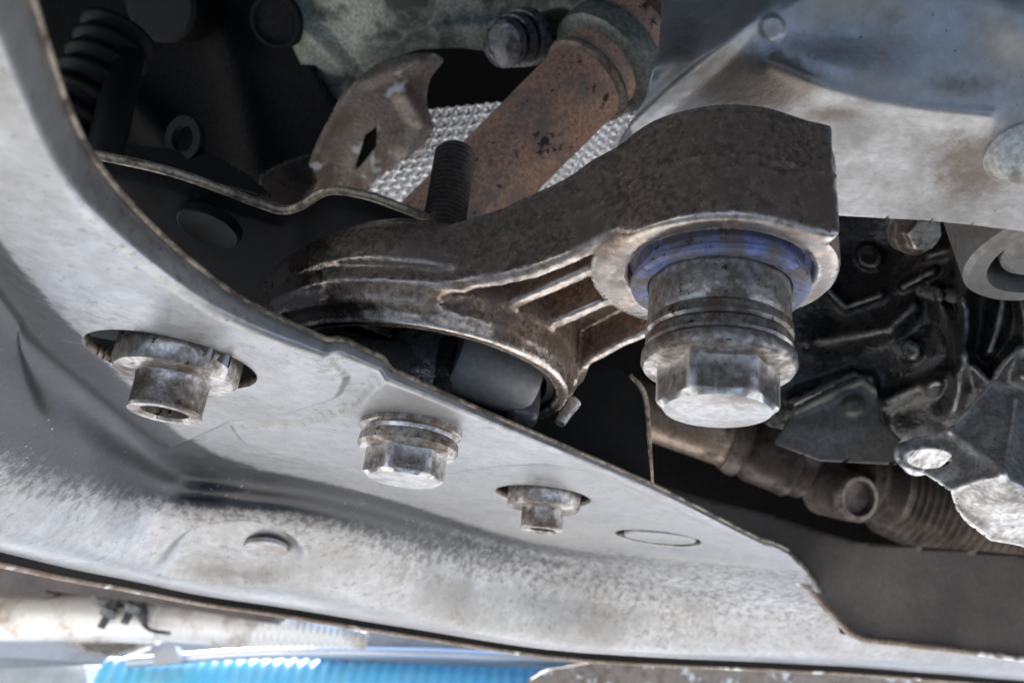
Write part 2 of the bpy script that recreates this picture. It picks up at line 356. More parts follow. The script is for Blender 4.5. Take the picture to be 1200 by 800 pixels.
def relief(poly, ctrl, ridges=(), bumps=(), thick=20, step=4, rough=0.0, rscale=0.2, holes=(), seed=1, roundoff=0.0, back=None):
    """a solid casting: front surface through control depths, with raised ridges and bosses, closed behind."""
    poly = np.asarray(poly, float)
    x0, y0 = poly.min(0)-step; x1, y1 = poly.max(0)+step
    nx = int((x1-x0)/step)+2; ny = int((y1-y0)/step)+2
    X, Y = np.meshgrid(x0+step*np.arange(nx), y0+step*np.arange(ny), indexing='ij')
    sdv, NX, NY = poly_sd(poly, X, Y)
    nearb = np.abs(sdv) < step*0.6; X = np.where(nearb, NX, X); Y = np.where(nearb, NY, Y)
    inside = (sdv < 0) | nearb
    for hp in holes:
        s2, HX, HY = poly_sd(hp, X, Y); nb = (np.abs(s2) < step*0.72) & ~nearb
        X = np.where(nb, HX, X); Y = np.where(nb, HY, Y); inside &= (s2 > 0) | nb
    Dp = ctrl(X, Y) if callable(ctrl) else tps(ctrl, X, Y)
    for pl, hgt, wid in ridges: Dp = Dp-hgt*np.exp(-(line_dist(pl, X, Y)/wid)**2)
    for bx, by, br, bh in bumps:
        q = np.sqrt((X-bx)**2+(Y-by)**2)/br; Dp = Dp-bh*np.clip((1.25-q)/0.35, 0, 1)
    if roundoff: Dp = Dp+roundoff*np.exp(-np.maximum(-sdv, 0)/ (step*2.0))
    RD = cF+((X-600)/FPX)[..., None]*cR-((Y-400)/FPX)[..., None]*cU
    P = RD*Dp[..., None]
    if rough: P = P+cF*(rough*smooth_noise(P, rscale, seed))[..., None]
    id_ = -np.ones(X.shape, int); id_[inside] = np.arange(inside.sum()); V = P[inside]
    q = np.stack([id_[:-1, :-1], id_[1:, :-1], id_[1:, 1:], id_[:-1, 1:]], -1).reshape(-1, 4)
    cx = (X[:-1, :-1]+X[1:, 1:])/2; cy = (Y[:-1, :-1]+Y[1:, 1:])/2
    csd, _, _ = poly_sd(poly, cx, cy); okc = csd < 0.3
    for hp in holes: okc &= poly_sd(hp, cx, cy)[0] > -0.3
    q = q[(q >= 0).all(1) & okc.reshape(-1)]
    if back is None:
        c = V.mean(0); back = c/np.linalg.norm(c)
    n = len(V); VB = V+np.asarray(back)*thick
    Fc = [tuple(f[::-1]) for f in q]+[tuple(f+n) for f in q]
    from collections import Counter
    E = {}
    for f in q:
        for a, b in ((f[0], f[1]), (f[1], f[2]), (f[2], f[3]), (f[3], f[0])):
            E.setdefault((min(a, b), max(a, b)), []).append((a, b))
    for k, l in E.items():
        if len(l) == 1:
            a, b = l[0]; Fc.append((a, b, b+n, a+n))
    return np.vstack([V, VB]), Fc

def box(lo, hi):
    x0, y0, z0 = lo; x1, y1, z1 = hi
    V = np.array([(x, y, z) for x in (x0, x1) for y in (y0, y1) for z in (z0, z1)])
    return V, [(0, 1, 3, 2), (4, 6, 7, 5), (0, 4, 5, 1), (2, 3, 7, 6), (0, 2, 6, 4), (1, 5, 7, 3)]
def mod_solid(o, t, off=1, bev=0):
    s = o.modifiers.new('thickness', 'SOLIDIFY'); s.thickness = t*MM; s.offset = off
    if bev:
        b = o.modifiers.new('edge', 'BEVEL'); b.width = bev*MM; b.segments = 2; b.limit_method = 'ANGLE'; b.angle_limit = math.radians(40)
    return o
#@@SETTING
# ================================================================== setting
GZ = -155.0
gv = np.array([(-200000, -200000, GZ), (200000, -200000, GZ), (200000, 200000, GZ), (-200000, 200000, GZ)])
g = link('ground', gv, [(0, 1, 2, 3)], M['concrete'], smooth=False); g['kind'] = 'structure'
# black engine compartment box, open below; unseen walls added to block daylight
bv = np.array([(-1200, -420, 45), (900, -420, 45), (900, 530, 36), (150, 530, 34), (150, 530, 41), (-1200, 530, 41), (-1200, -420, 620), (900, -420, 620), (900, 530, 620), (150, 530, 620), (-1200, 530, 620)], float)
bay = link('engine_bay_occluder', bv, [(6, 7, 8, 9, 10), (0, 1, 7, 6), (1, 2, 8, 7), (2, 3, 4, 9, 8), (4, 5, 10, 9), (5, 0, 6, 10)], M['bay'], smooth=False); bay['kind'] = 'structure'
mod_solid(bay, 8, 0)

# ================================================================== subframe
subframe = thing('subframe', 'grey pressed metal subframe carrying the hex bolt, spacers and torque mount', 'subframe')
r0 = [(-52, 50), (-60, 75), (-65.6, 100), (-65, 118), (-60, 137), (-51, 150), (-35.5, 162), (-8, 188), (47, 245), (123, 335)]
r2 = [(-84, 90), (-93, 115), (-101, 140), (-107, 165), (-112, 190), (-112, 228), (-95, 260), (-58, 288), (12, 335), (122, 388)]
r4p = [(-150, 470, 36), (-80, 520, 34), (-20, 555, 33), (40, 575, 34), (110, 590, 37), (190, 600, 42), (280, 608, 44), (400, 625, 45), (640, 690, 41), (985, 742, 38)]
r6p = [(-200, 600, 20), (-110, 624, 19), (-30, 641, 18.5), (50, 659, 18.5), (130, 675, 19), (230, 696, 18.5), (330, 711, 18), (470, 734, 16), (680, 764, 15), (1000, 781, 25)]
ZF = 58.0
rows = [[], [], [], [], [], [], []]
for i in range(10):
    a = np.array([*r0[i], ZF]); c = np.array([*r2[i], ZF]); e = AZ(*r4p[i]); l = AZ(*r6p[i])
    if i >= 5:
        v_ = a-e; v_[2] = 0; v_ /= np.linalg.norm(v_); c = e+v_*20 if i < 9 else a+(e-a)*0.3; c[2] = ZF if i < 9 else 56
    rows[0].append(a); rows[1].append((a+c)/2); rows[2].append(c)
    mid = c+(e-c)*0.5; mid[2] = c[2]+(e[2]-c[2])*0.45; mid[:2] = c[:2]+(e[:2]-c[:2])*(0.7 if i > 4 else 0.6)
    rows[3].append(mid); rows[4].append(e)
    m5 = e+(l-e)*0.45; m5[2] = l[2]+(e[2]-l[2])*0.2; rows[5].append(m5); rows[6].append(l)
eK = AZ(1260, 774, 40); lK = AZ(1270, 803, 32)
for k in range(4): rows[k].append(rows[k][9]*2-rows[k][8])
rows[4].append(eK); rows[5].append((eK+lK)/2); rows[6].append(lK)
NU = 72; SUBV = [46, 46, 14, 14, 24, 24]
G = np.array([catmull(r, NU) for r in rows])                       # rows x U x 3
Q = np.concatenate([2*G[:1]-G[1:2], G, 2*G[-1:]-G[-2:-1]])
S = []
for i in range(6):
    p0, p1, p2, p3 = Q[i], Q[i+1], Q[i+2], Q[i+3]
    for k in range(SUBV[i]):
        t = k/SUBV[i]; S.append(0.5*((2*p1)+(-p0+p2)*t+(2*p0-5*p1+4*p2-p3)*t*t+(-p0+3*p1-3*p2+p3)*t**3))
S.append(G[-1]); S = np.array(S)
VF = SUBV[0]+SUBV[1]
# the pads pressed around the fixings (small real steps)
def ss(x): x = np.clip(x, 0, 1); return x*x*(3-2*x)
pad1 = [AZ(*q, ZF)[:2] for q in [(338, 392), (385, 412), (407, 440), (396, 462), (345, 478), (270, 490), (215, 518), (165, 545), (60, 640), (-150, 600), (-200, 200), (-60, -80), (10, 20), (40, 120), (110, 240), (220, 338)]]
pad2 = [AZ(*q, ZF)[:2] for q in [(272, 498), (285, 515), (330, 531), (430, 553), (520, 553), (572, 543), (640, 539), (700, 551), (770, 583), (850, 620), (935, 650), (700, 500), (470, 424), (438, 446), (415, 474), (350, 494), (300, 494)]]
s1, _, _ = poly_sd(pad1, S[:VF, :, 0], S[:VF, :, 1]); s2, _, _ = poly_sd(pad2, S[:VF, :, 0], S[:VF, :, 1])
fv = ss((VF-2-np.arange(VF))/14.0)[:, None]
S[:VF, :, 2] -= fv*1.6*ss((1.3-s1)/2.6)
S[:VF, :, 2] -= fv*1.6*ss((1.2-s2)/2.4)
S[:, :, 2] += 0.25*smooth_noise(S, 0.07, 3)
# the rolled near edge
n0 = S[0]-S[6]; n0[:, 2] = 0; n0 /= np.linalg.norm(n0, axis=1)[:, None]
hh = np.interp(np.arange(S.shape[1])/NU, [0, 4, 6, 7, 10], [6.5, 4.5, 2.5, 1.6, 1.0]); rr = np.interp(np.arange(S.shape[1])/NU, [0, 5, 7, 10], [2.2, 1.8, 0.9, 0.7])
lip = []
for k in range(6, 0, -1):
    t = k/6*math.pi/2; lip.append(S[0]+n0*(rr*math.sin(t))[:, None]+np.array([0, 0, 1])*(rr*(1-math.cos(t)))[:, None])
top = lip[0]+np.array([0, 0, 1])*hh[:, None]
S = np.concatenate([[top, (top+lip[0])/2], lip, S]); OFF = 8
# rear edge folded up
d = S[-1]-S[-4]; d[:, 2] = 0; d /= np.linalg.norm(d, axis=1)[:, None]
S = np.concatenate([S, [S[-1]+d*1.2+[0, 0, 0.6], S[-1]+d*1.8+[0, 0, 2.5], S[-1]+d*1.8+[0, 0, 9]]])
nv, nu = S.shape[:2]
# holes: (centre x, y, radius x, radius y, turn, first row, last row)
flange = (OFF+4, OFF+VF+4); bottom = (OFF+sum(SUBV[:4])-2, nv-6)
PX, PY = proj(S)
def on_plate(px, py, rng):
    sub = (PX[rng[0]:rng[1]]-px)**2+(PY[rng[0]:rng[1]]-py)**2
    k = np.unravel_index(sub.argmin(), sub.shape); return S[rng[0]+k[0], k[1]].copy()
HOLES = []
def hole(px, py, rx, ry, rot, rng): 
    c = on_plate(px, py, rng); HOLES.append((c, rx, ry, rot, rng)); return c
hc_left = hole(203, 424, 18.5, 17, 0.3, flange)
hc_right = hole(636, 582, 16.5, 15, 0.3, flange)
hc_cres = hole(771, 631, 17.5, 15, 0.2, flange)
hc_bot = on_plate(272, 655, bottom)
qd = np.hypot((S[:, :, 0]-hc_bot[0])/27, (S[:, :, 1]-hc_bot[1])/17); S[:, :, 2] += 6.5*ss((1.1-qd)/0.35)*(np.arange(nv)[:, None] > OFF+VF)
keep = np.ones((nv-1, nu-1), bool)
keep[:OFF+sum(SUBV[:4]), 9*NU:] = False
for c, rx, ry, rot, rng in HOLES:
    cs, sn = math.cos(rot), math.sin(rot)
    for it in range(2):
        dx, dy = S[rng[0]:rng[1], :, 0]-c[0], S[rng[0]:rng[1], :, 1]-c[1]
        a, b = (dx*cs+dy*sn)/rx, (-dx*sn+dy*cs)/ry; q = np.sqrt(a*a+b*b)+1e-9
        if it == 0:
            ctr = (q[:-1, :-1]+q[1:, :-1]+q[:-1, 1:]+q[1:, 1:])/4
            kin = ctr < 1.0; keep[rng[0]:rng[1]-1] &= ~kin
            # vertices shared by kept and removed cells slide on to the rim
            has_in = np.zeros(q.shape, bool); has_out = np.zeros(q.shape, bool)
            for i in (0, 1):
                for j in (0, 1):
                    has_in[i:q.shape[0]-1+i, j:q.shape[1]-1+j] |= kin; has_out[i:q.shape[0]-1+i, j:q.shape[1]-1+j] |= ~kin
            mv = has_in & has_out
            fx = np.where(mv, 1/q, 1.0)
            S[rng[0]:rng[1], :, 0] = c[0]+dx*fx; S[rng[0]:rng[1], :, 1] = c[1]+dy*fx
V, Fq = tube(S[0, :9*NU+1:6], 0.6, 10, 3); link('raw_edge', V, Fq, M['edge'], subframe)
I = np.arange(nv*nu).reshape(nv, nu)
fq = np.stack([I[:-1, :-1], I[:-1, 1:], I[1:, 1:], I[1:, :-1]], -1)[keep]
used = np.unique(fq); rem = -np.ones(nv*nu, int); rem[used] = np.arange(len(used))
plate = link('lower_plate', S.reshape(-1, 3)[used], rem[fq], M['frame'], subframe)
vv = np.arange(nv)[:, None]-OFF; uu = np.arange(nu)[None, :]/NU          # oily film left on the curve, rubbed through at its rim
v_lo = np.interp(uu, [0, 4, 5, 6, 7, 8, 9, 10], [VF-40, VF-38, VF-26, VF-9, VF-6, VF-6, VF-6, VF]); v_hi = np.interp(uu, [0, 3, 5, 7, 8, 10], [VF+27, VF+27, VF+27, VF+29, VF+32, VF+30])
film_shade = ss((vv-v_lo+7)/14)*ss((v_hi+18-vv)/36)*np.interp(uu, [0, 5.5, 7, 8, 9, 10], [1, 1, 0.92, 0.55, 0.4, 0.35])
film_shade[OFF:OFF+VF] = np.maximum(film_shade[OFF:OFF+VF], 0.3*np.exp(-(np.minimum(np.abs(s1-0.6), np.abs(s2-0.6))/2.2)**2))   # dirt along the pressed steps
at = plate.data.attributes.new('film_shade', 'FLOAT', 'POINT'); at.data.foreach_set('value', film_shade.reshape(-1)[used].astype(np.float32))
nz = np.mean([p.normal.z for p in plate.data.polygons[10000:12000]])
mod_solid(plate, 2.6, 1 if nz > 0 else -1)
plate.data.materials.append(M['edge'])
plate.modifiers['thickness'].material_offset_rim = 1

# discs seen inside the empty holes
def disc(c, r, z, name, mat, par, h=2.0, ry=None, axis=(0, 0, 1)):
    V, Fc = lathe([(0.01, 0), (r*0.8, 0), (r*0.97, 0.2), (r, 0.8), (r, h)], (c[0], c[1], z), axis, 56); 
    if ry: V[:, 1] = c[1]+(V[:, 1]-c[1])*ry/r
    return link(name, V, Fc, mat, par)
disc(hc_cres+np.array([0.5, -1.6, 0]), 14.5, hc_cres[2]-0.5, 'hole_plug', M['frame'], subframe, ry=12)
disc(hc_bot+np.array([12, 1, 0]), 9, hc_bot[2]+5.4, 'hole_plug', M['pale_lit_metal'], subframe, h=2, ry=6.5, axis=(-0.06, 0.27, 0.96))
# second sheet just inside the plate (closes the box section)
inner = S[OFF+VF:nv-3:4, ::8].copy(); inner[..., 2] += 8; inner = inner[:, :int(9*NU/8)]
a_, b_ = inner.shape[:2]; I2 = np.arange(a_*b_).reshape(a_, b_)
ip = link('inner_panel', inner.reshape(-1, 3), np.stack([I2[:-1, :-1], I2[:-1, 1:], I2[1:, 1:], I2[1:, :-1]], -1).reshape(-1, 4), M['panel'], subframe)
mod_solid(ip, 2, 0)

# rear flange of the second shell, a dark strip just below and behind the rear edge
Lp = S[nv-4, ::6]; dl = d[::6]
Cc = Lp+dl*9+np.array([0, 0, -2.6]); n = len(Cc)
V = np.vstack([Cc, Cc+dl*1.0+[0, 0, 12.0], Cc+dl*16+[0, 0, 12.5]])
Fq = [(i, i+1, n+i+1, n+i) for i in range(n-1)]+[(n+i, n+i+1, 2*n+i+1, 2*n+i) for i in range(n-1)]
rf = link('rear_flange', V, Fq, M['black_sheet'], subframe); mod_solid(rf, 1.6, 0)
V, Fq = tube(Cc[::3]+[0, 0, -0.6], 1.1, 10, 4)
link('flange_edge', V, Fq, M['bracket'], subframe)

# upper shell: sheet over the mount with a rusty edge
ue = [(-30, 140, 112), (65, 170, 114), (200, 200, 116), (300, 236, 118), (330, 245, 118.5), (352, 241, 119), (385, 223, 121), (430, 228, 120.5), (480, 246, 119.5), (520, 260, 118.5), (600, 282, 117)]
E0 = catmull([AZ(*q) for q in ue], 12)
back_ = np.array([-0.25, 0.97, 0])
sheet = np.array([E0+back_*t*120+np.array([0, 0, 1])*(-10*t) for t in np.linspace(0, 1, 14)])
a_, b_ = sheet.shape[:2]; I2 = np.arange(a_*b_).reshape(a_, b_)
up = link('upper_plate', sheet.reshape(-1, 3), np.stack([I2[:-1, :-1], I2[:-1, 1:], I2[1:, 1:], I2[1:, :-1]], -1).reshape(-1, 4), M['black_sheet'], subframe)
mod_solid(up, 2.2, 0)
V, Fq = tube(E0[::3]+[0, -0.4, -0.5], 1.35, 10, 6); link('raw_edge', V, Fq, M['edge_tan'], subframe)
# the web that closes the shell behind the mount
wpx = [(560, 490), (560, 470), (640, 428), (716, 428), (738, 440), (752, 455), (758, 480), (763, 567)]
V, Fq = relief(wpx, [(560, 430, 238), (560, 490, 236), (764, 440, 250), (764, 567, 248), (660, 500, 242)], thick=2.2, step=4)
link('web', V, Fq, M['black_sheet'], subframe)
V, Fq = tube(np.array([AD(x, y, 249) for x, y in wpx[4:]]), 0.9, 10, 6); link('web_edge', V, Fq, M['edge_tan'], subframe)
# raised disc on the shell in the dark
V, Fq = lathe([(0.01, -2), (7, -2), (8.6, -2.4), (9.2, -2.0), (9.4, -0.6), (9.4, 0.4)], AZ(247, 262, 112), (0.1, 0.1, 1), 40)
link('pressed_disc', V, Fq, M['black_sheet'], subframe)

#@@MOUNT
# ================================================================== torque mount
C1 = np.array([-23.4, 204.8]); C2 = np.array([42.3, 153.2])
LL = float(np.linalg.norm(C2-C1)); e1 = (C2-C1)/LL; e2 = np.array([e1[1], -e1[0]])   # e2 points to the near side
RP = [(36.5, 69.5), (39.4, 69.5), (40.2, 71.8), (41.6, 73.0), (42.6, 76.4), (43.0, 82.2), (43.2, 85.0), (42.0, 88.5), (38.0, 93), (30, 95), (30, 92), (36.5, 90)]
def mount_sdf(X, Y, Z):
    dx, dy = X-C1[0], Y-C1[1]
    a = dx*e1[0]+dy*e1[1]; b = dx*e2[0]+dy*e2[1]
    r = np.sqrt(a*a+b*b)
    ring, _, _ = poly_sd(RP, r, Z)
    fade = 0.15+0.85*ss((a+8)/34)
    ring = ring-0.5-fade*(1.3*ss((Z-76.0)/0.8)+1.3*ss((Z-80.6)/0.8))*(r > 38)
    # arm
    t = np.clip(a/LL, 0, 1)
    bn = np.interp(a, [0, 12, 22, 30, 36, 42, 50, 58, 66, 80], [44.6, 42.9, 38.2, 33, 29, 25.8, 22.8, 22, 22.4, 23])   # near wall
    bf = -np.interp(a, [0, 20, 36, 50, 66, 80], [40, 32, 25, 22, 21, 20])                                  # far wall
    zb = 75.0+np.clip(a-26, 0, 60)*0.22; zt = np.interp(a, [0, 18, 30, 49, 63, 70], [84, 86.5, 92, 101.5, 106.5, 108])
    wall = smax(b-bn, bf-b, 2.0)
    slab = smax(wall, np.maximum(zb-Z, Z-zt), 2.5)
    slab = np.maximum(slab, np.maximum(8-a, a-83))
    # pockets from below, leaving ribs
    zc = zb+9.5
    def pocket(b0, b1, a0, a1):
        p = np.maximum(np.maximum(b0-b, b-b1), np.maximum(a0-a, a-a1)); return smax(p, Z-zc, 2.0)
    pk = np.minimum(np.minimum(pocket(15.2, bn-3.4, 0, 80), pocket(1.6, 12.0, 0, 80)), pocket(bf+3.2, -1.8, 0, 80))
    pk = np.maximum(pk, 40.9-r); pk = np.maximum(pk, 27.5-np.sqrt((X-C2[0])**2+(Y-C2[1])**2))
    arm = slab
    bore = smax(r-37.0, Z-101, 1.0)
    arm = np.maximum(arm, -np.maximum(r-43.0, -200+0*Z))
    arm = smax(slab, -pk, 1.2)
    zone = np.maximum(np.maximum(20-a, b-(bn-3.4)), (bf+3.2)-b)
    ring = smax(ring, -smax(zone, 40.9-r, 3.0), 1.5)
    body = smin(ring, arm, 1.2)
    # eye
    ex, ey = X-C2[0], Y-C2[1]; re = np.sqrt(ex*ex+ey*ey)
    ea = ex*e1[0]+ey*e1[1]; eb = ex*e2[0]+ey*e2[1]
    zeb, zet = 83.0, 110.0
    prof = re-24.2
    # squared shoulder on the front side
    cr = (ex-12.0)*0.98-(ey+8)*0.0
    px_, py_ = ex*0.985+ey*0.17, -ex*0.17+ey*0.985
    shoulder = smax(np.maximum(np.abs(px_-4.5)-8.8, np.abs(py_+11.6)-12.0), 0*X-5, 1.0)
    prof = smin(prof, shoulder, 0.8)
    eye = smax(prof, np.maximum(zeb-Z, Z-zet), 1.8)
    body = smin(body, eye, 2.5)
    zs = np.interp(a, [30, 60, 83.5, 110], [86.5, 93, 97, 97]); body = body-0.3*np.exp(-((Z-zs)/0.45)**2)*(b > 0)*(a > 40)
    body = smax(body, -np.maximum(re-19.3, zeb-4-Z), 0.8)     # bore for the bush
    body = np.maximum(body, -smax(r-36.5, Z-91, 1.0))
    P = np.stack([X, Y, Z], -1)
    return body+0.12*smooth_noise(P, 0.35, 5).astype(np.float32)
V, Fq = surface_nets(mount_sdf, (-80, 118, 64), (76, 262, 122), 0.75)
mount = thing('torque_mount', 'black cast engine torque mount between subframe ring and gearbox eye', 'engine mount')
mb = link('body', V, Fq, M['cast_dark'], mount, sharp=None)
va = (V[:, 0]-C1[0])*e1[0]+(V[:, 1]-C1[1])*e1[1]; vr = np.hypot(V[:, 0]-C1[0], V[:, 1]-C1[1])
fl = 1.15*ss((30-va)/46)+0.4*ss((74.5-V[:, 2])/3)*(vr < 50)                                      # shade painted dark on the ring side, plus oil along its bottom
at = mb.data.attributes.new('film_shade', 'FLOAT', 'POINT'); at.data.foreach_set('value', fl.astype(np.float32))
rev = np.hypot(V[:, 0]-C2[0], V[:, 1]-C2[1])
at = mb.data.attributes.new('bare', 'FLOAT', 'POINT'); at.data.foreach_set('value', (0.62*ss((83.9-V[:, 2])/0.9)*(rev < 30)).astype(np.float32))   # machined face of the eye
# rubber inside the ring: outer sleeve, two bridges, bump stops
V, Fq = lathe([(36.2, 71), (34.2, 71), (33.4, 74), (33.6, 90), (36.2, 90)], (*C1, 0), (0, 0, 1), 72, closed=True)
link('rubber_sleeve', V, Fq, M['rubber'], mount)
V, Fq = lathe([(6.5, 60.6), (8.5, 60.6), (9, 62), (9, 112), (8.5, 113), (6.5, 113)], (*C1, 0), (0, 0, 1), 40, closed=True)
link('inner_sleeve', V, Fq, M['cast_black'], mount)
def block(a0, a1, b0, b1, z0, z1, rnd=2.5, h=1.0):
    def f(X, Y, Z):
        a = (X-C1[0])*e1[0]+(Y-C1[1])*e1[1]; b = (X-C1[0])*e2[0]+(Y-C1[1])*e2[1]
        q = [np.abs(a-(a0+a1)/2)-(a1-a0)/2+rnd, np.abs(b-(b0+b1)/2)-(b1-b0)/2+rnd, np.abs(Z-(z0+z1)/2)-(z1-z0)/2+rnd]
        return np.sqrt(sum(np.maximum(k, 0)**2 for k in q))+np.minimum(np.maximum(np.maximum(q[0], q[1]), q[2]), 0)-rnd
    c = C1+e1*(a0+a1)/2+e2*(b0+b1)/2; R_ = max(a1-a0, b1-b0)
    return surface_nets(f, (c[0]-R_, c[1]-R_, z0-3), (c[0]+R_, c[1]+R_, z1+3), h)
def rubber_block(px0, px1, py0, py1, yy, th, name, mat, rnd=2.0):
    pl = [(px0, py0), (px1, py0), (px1, py1), (px0, py1)]
    P0 = AY((px0+px1)/2, (py0+py1)/2, yy); sx = (px1-px0)/FPX*np.linalg.norm(P0)/2; sz = (py1-py0)/FPX*np.linalg.norm(P0)/2*1.05
    def f(X, Y, Z):
        q = [np.abs(X-P0[0])-sx+rnd, np.abs(Y-P0[1]-th/2)-th/2+rnd, np.abs(Z-P0[2])-sz+rnd]
        return np.sqrt(sum(np.maximum(k, 0)**2 for k in q))+np.minimum(np.maximum(np.maximum(q[0], q[1]), q[2]), 0)-rnd
    V, Fq = surface_nets(f, (P0[0]-sx-2, P0[1]-2, P0[2]-sz-2), (P0[0]+sx+2, P0[1]+th+2, P0[2]+sz+2), 0.6)
    return link(name, V, Fq, mat, mount, sharp=None)
rubber_block(408, 497, 394, 452, 196, 14, 'rubber_arm', M['rubber'], 3)
rubber_block(500, 532, 392, 470, 197, 14, 'rubber_arm', M['cast_black'], 1.5)
rubber_block(596, 634, 440, 492, 204, 10, 'rubber_foot', M['rubber'], 3)
V, Fq = lathe([(0.01, -12), (9.5, -12), (10.3, -10.5), (10.3, 9), (9, 11), (0.01, 11)], AY(580, 432, 205), (0.93, 0.3, -0.12), 48)
link('bump_stop', V, Fq, M['grey_rubber'], mount)
# lip at the right end of the ring
V, Fq = tube(np.array([AY(672, 470, 218), AY(664, 482, 217), AY(656, 496, 216)]), [2.4, 2.0, 1.5], 14, 6)
link('ring_tab', V, Fq, M['cast_dark'], mount)
# blue bush in the eye
V, Fq = lathe([(14.3, 82.5), (15.0, 80.0), (17.6, 79.4), (18.5, 79.9), (18.6, 81.0), (17.4, 82.0), (17.0, 83.6), (17.6, 85.5), (19.2, 86), (19.2, 95), (14.3, 95)], (*C2, 0), (0, 0, 1), 96, closed=True)
V = V+np.stack([0*V[:, 0], 0*V[:, 0], 0.25*smooth_noise(V, 1.1, 9)], 1)
link('bush', V, Fq, M['blue_rubber'], mount)['label'] = 'blue rubber bush ring'

# ================================================================== fixings
mbolt = thing('mounting_bolt', 'large hex bolt with stacked washers under the blue bush of the torque mount', 'bolt')
link('collar', *lathe([(13.9, 82.8), (14.6, 82.2), (14.6, 72.6), (14.1, 71.6), (10, 71.5)], (*C2, 0), (0, 0, 1), 80), M['bolt'], mbolt)
link('washer', *lathe([(9, 71.4), (14.3, 71.4), (15.0, 70.8), (15.0, 69.0), (14.4, 68.4), (9, 68.4)], (*C2, 0), (0, 0, 1), 80), M['bolt'], mbolt)
link('washer', *lathe([(9, 68.3), (14.2, 68.3), (14.8, 67.8), (14.9, 66.0), (14.5, 65.4), (9, 65.3)], (*C2, 0), (0, 0, 1), 80), M['bolt'], mbolt)
link('head_flange', *lathe([(8, 65.3), (14.3, 65.3), (15.5, 64.6), (15.6, 62.6), (15.0, 61.6), (11, 61.0), (8, 61)], (*C2, 0), (0, 0, 1), 80), M['bolt'], mbolt)
link('hex_head', *hexhead(21.4, 52.8, 62.5, (*C2, 0), rot=0.70, ch=1.3, dish=-0.3), M['bolt'], mbolt, sharp=28)

sbolt = thing('through_bolt', 'hex bolt through the subframe pad with its dark thread showing above', 'bolt')
bx = (*C1, 0)
link('flange', *lathe([(5, 57.5), (13.2, 57.5), (13.4, 57.0), (13.3, 55.2), (12.2, 54.6), (12.0, 53.6), (12.8, 53.0), (13.0, 50.8), (12.2, 49.8), (8, 49.4)], bx, (0, 0, 1), 72), M['bolt'], sbolt)
link('hex_head', *hexhead(18.4, 42.6, 50.2, bx, rot=0.35, ch=1.0, dish=-0.2), M['bolt'], sbolt, sharp=28)
link('shank', *lathe([(6.0, 57), (6.0, 112)], bx, (0, 0, 1), 24), M['thread'], sbolt)
pitch = 1.5; prof = []
z = 112.0
while z < 141: prof += [(6.1, z), (5.15, z+pitch*0.42), (5.15, z+pitch*0.58), (6.1, z+pitch*0.95)]; z += pitch
prof += [(5.2, z+1.2), (4.4, z+2.0), (0.01, z+2.3)]
link('thread', *lathe([(r*1.02, h) for r, h in prof], bx, (0, 0, 1), 40), M['thread'], sbolt, sharp=50)

for par in (mbolt, sbolt):
    for ch in par.children:
        if ch.name.startswith('hex_head'):
            ch.data.materials.append(M['pale_lit_metal'])
            for p in ch.data.polygons:
                if p.normal.z < -0.9: p.material_index = 1  # down-facing ends paler: cleaner metal, with ground light painted in

def spacer(name, label, cx, cy, R, r, z0, z1, z2, ri):
    t = thing(name, label, 'spacer', 'shouldered metal spacers in the subframe plate')
    org = (cx, cy, 0)
    link('shoulder', *lathe([(r*0.9, z0), (R*0.97, z0), (R, z0-0.8), (R, z1+1.6), (R*0.94, z1+0.4), (R*0.82, z1), (r, z1-0.2)], org, (0, 0, 1), 72), M['bolt'], t)
    link('sleeve', *lathe([(r*1.06, z1+0.4), (r, z1-0.8), (r*0.98, z2+1.2), (r*1.02, z2+0.6), (r*0.98, z2), (ri+0.6, z2), (ri, z2+0.6), (ri, z1+2), (0.01, z1+2)], org, (0, 0, 1), 56), M['bolt'], t)
    return t
spacer('shouldered_spacer', 'larger shouldered metal spacer in the slot hole near the curved edge of the subframe', hc_left[0]+1.0, hc_left[1]+1.0, 13.6, 7.9, 64, 52.5, 44.5, 5.2)
spacer('shouldered_spacer', 'smaller shouldered metal spacer in the hole between hex bolt and plugged hole', hc_right[0]+0.5, hc_right[1]+1, 12.6, 7.2, 63, 53.5, 46.5, 4.6)

#@@GEARBOX
# ================================================================== gearbox
gear = thing('gearbox', 'cast aluminium gearbox housing with ribs above the eye of the torque mount', 'gearbox')
pol = [(778, -60), (776, 0), (771, 60), (757, 112), (728, 160), (715, 190), (790, 230), (900, 230), (970, 252), (1040, 256), (1085, 258), (1140, 264), (1200, 272), (1300, 284), (1420, 290), (1420, -60)]
def plane3(p):
    p = np.array(p, float); k = np.linalg.solve(np.c_[p[:, :2], np.ones(3)], p[:, 2]); return lambda X, Y: k[0]*X+k[1]*Y+k[2]
fA = plane3([(740, 146, 184), (915, -15, 197), (768, 30, 211)]); fC = plane3([(905, 75, 193), (1160, 135, 195), (1040, 0, 190)]); fD = plane3([(905, 75, 193), (1160, 135, 195), (1060, 258, 219)])
def gear_depth(X, Y):
    d_ = smax(fA(X, Y), smax(fC(X, Y), fD(X, Y), 3.0), 3.5)
    d_ = d_+3*np.exp(-(((X-985)/75)**2+((Y-35)/38)**2))                  # the shallow pocket above the rib
    d_ = d_-5*np.exp(-(((X-1195)/45)**2+((Y-20)/50)**2))                 # boss at the corner
    return d_
V, Fq = relief(pol, gear_depth, ridges=[([(738, 146), (790, 98), (850, 48), (915, -15), (940, -60)], 3.6, 13), ([(905, 76), (960, 101), (1020, 119), (1080, 129), (1160, 136)], 1.1, 10)],
               bumps=[(905, 32, 13, 0.9)], thick=26, step=2.6, rough=0.18, rscale=0.12)
hs_ = link('housing', V, Fq, M['cast_alu'], gear, sharp=None)
qx, qy = proj(V)                                                          # darker brown patches on the casting
fl = np.zeros(len(V))
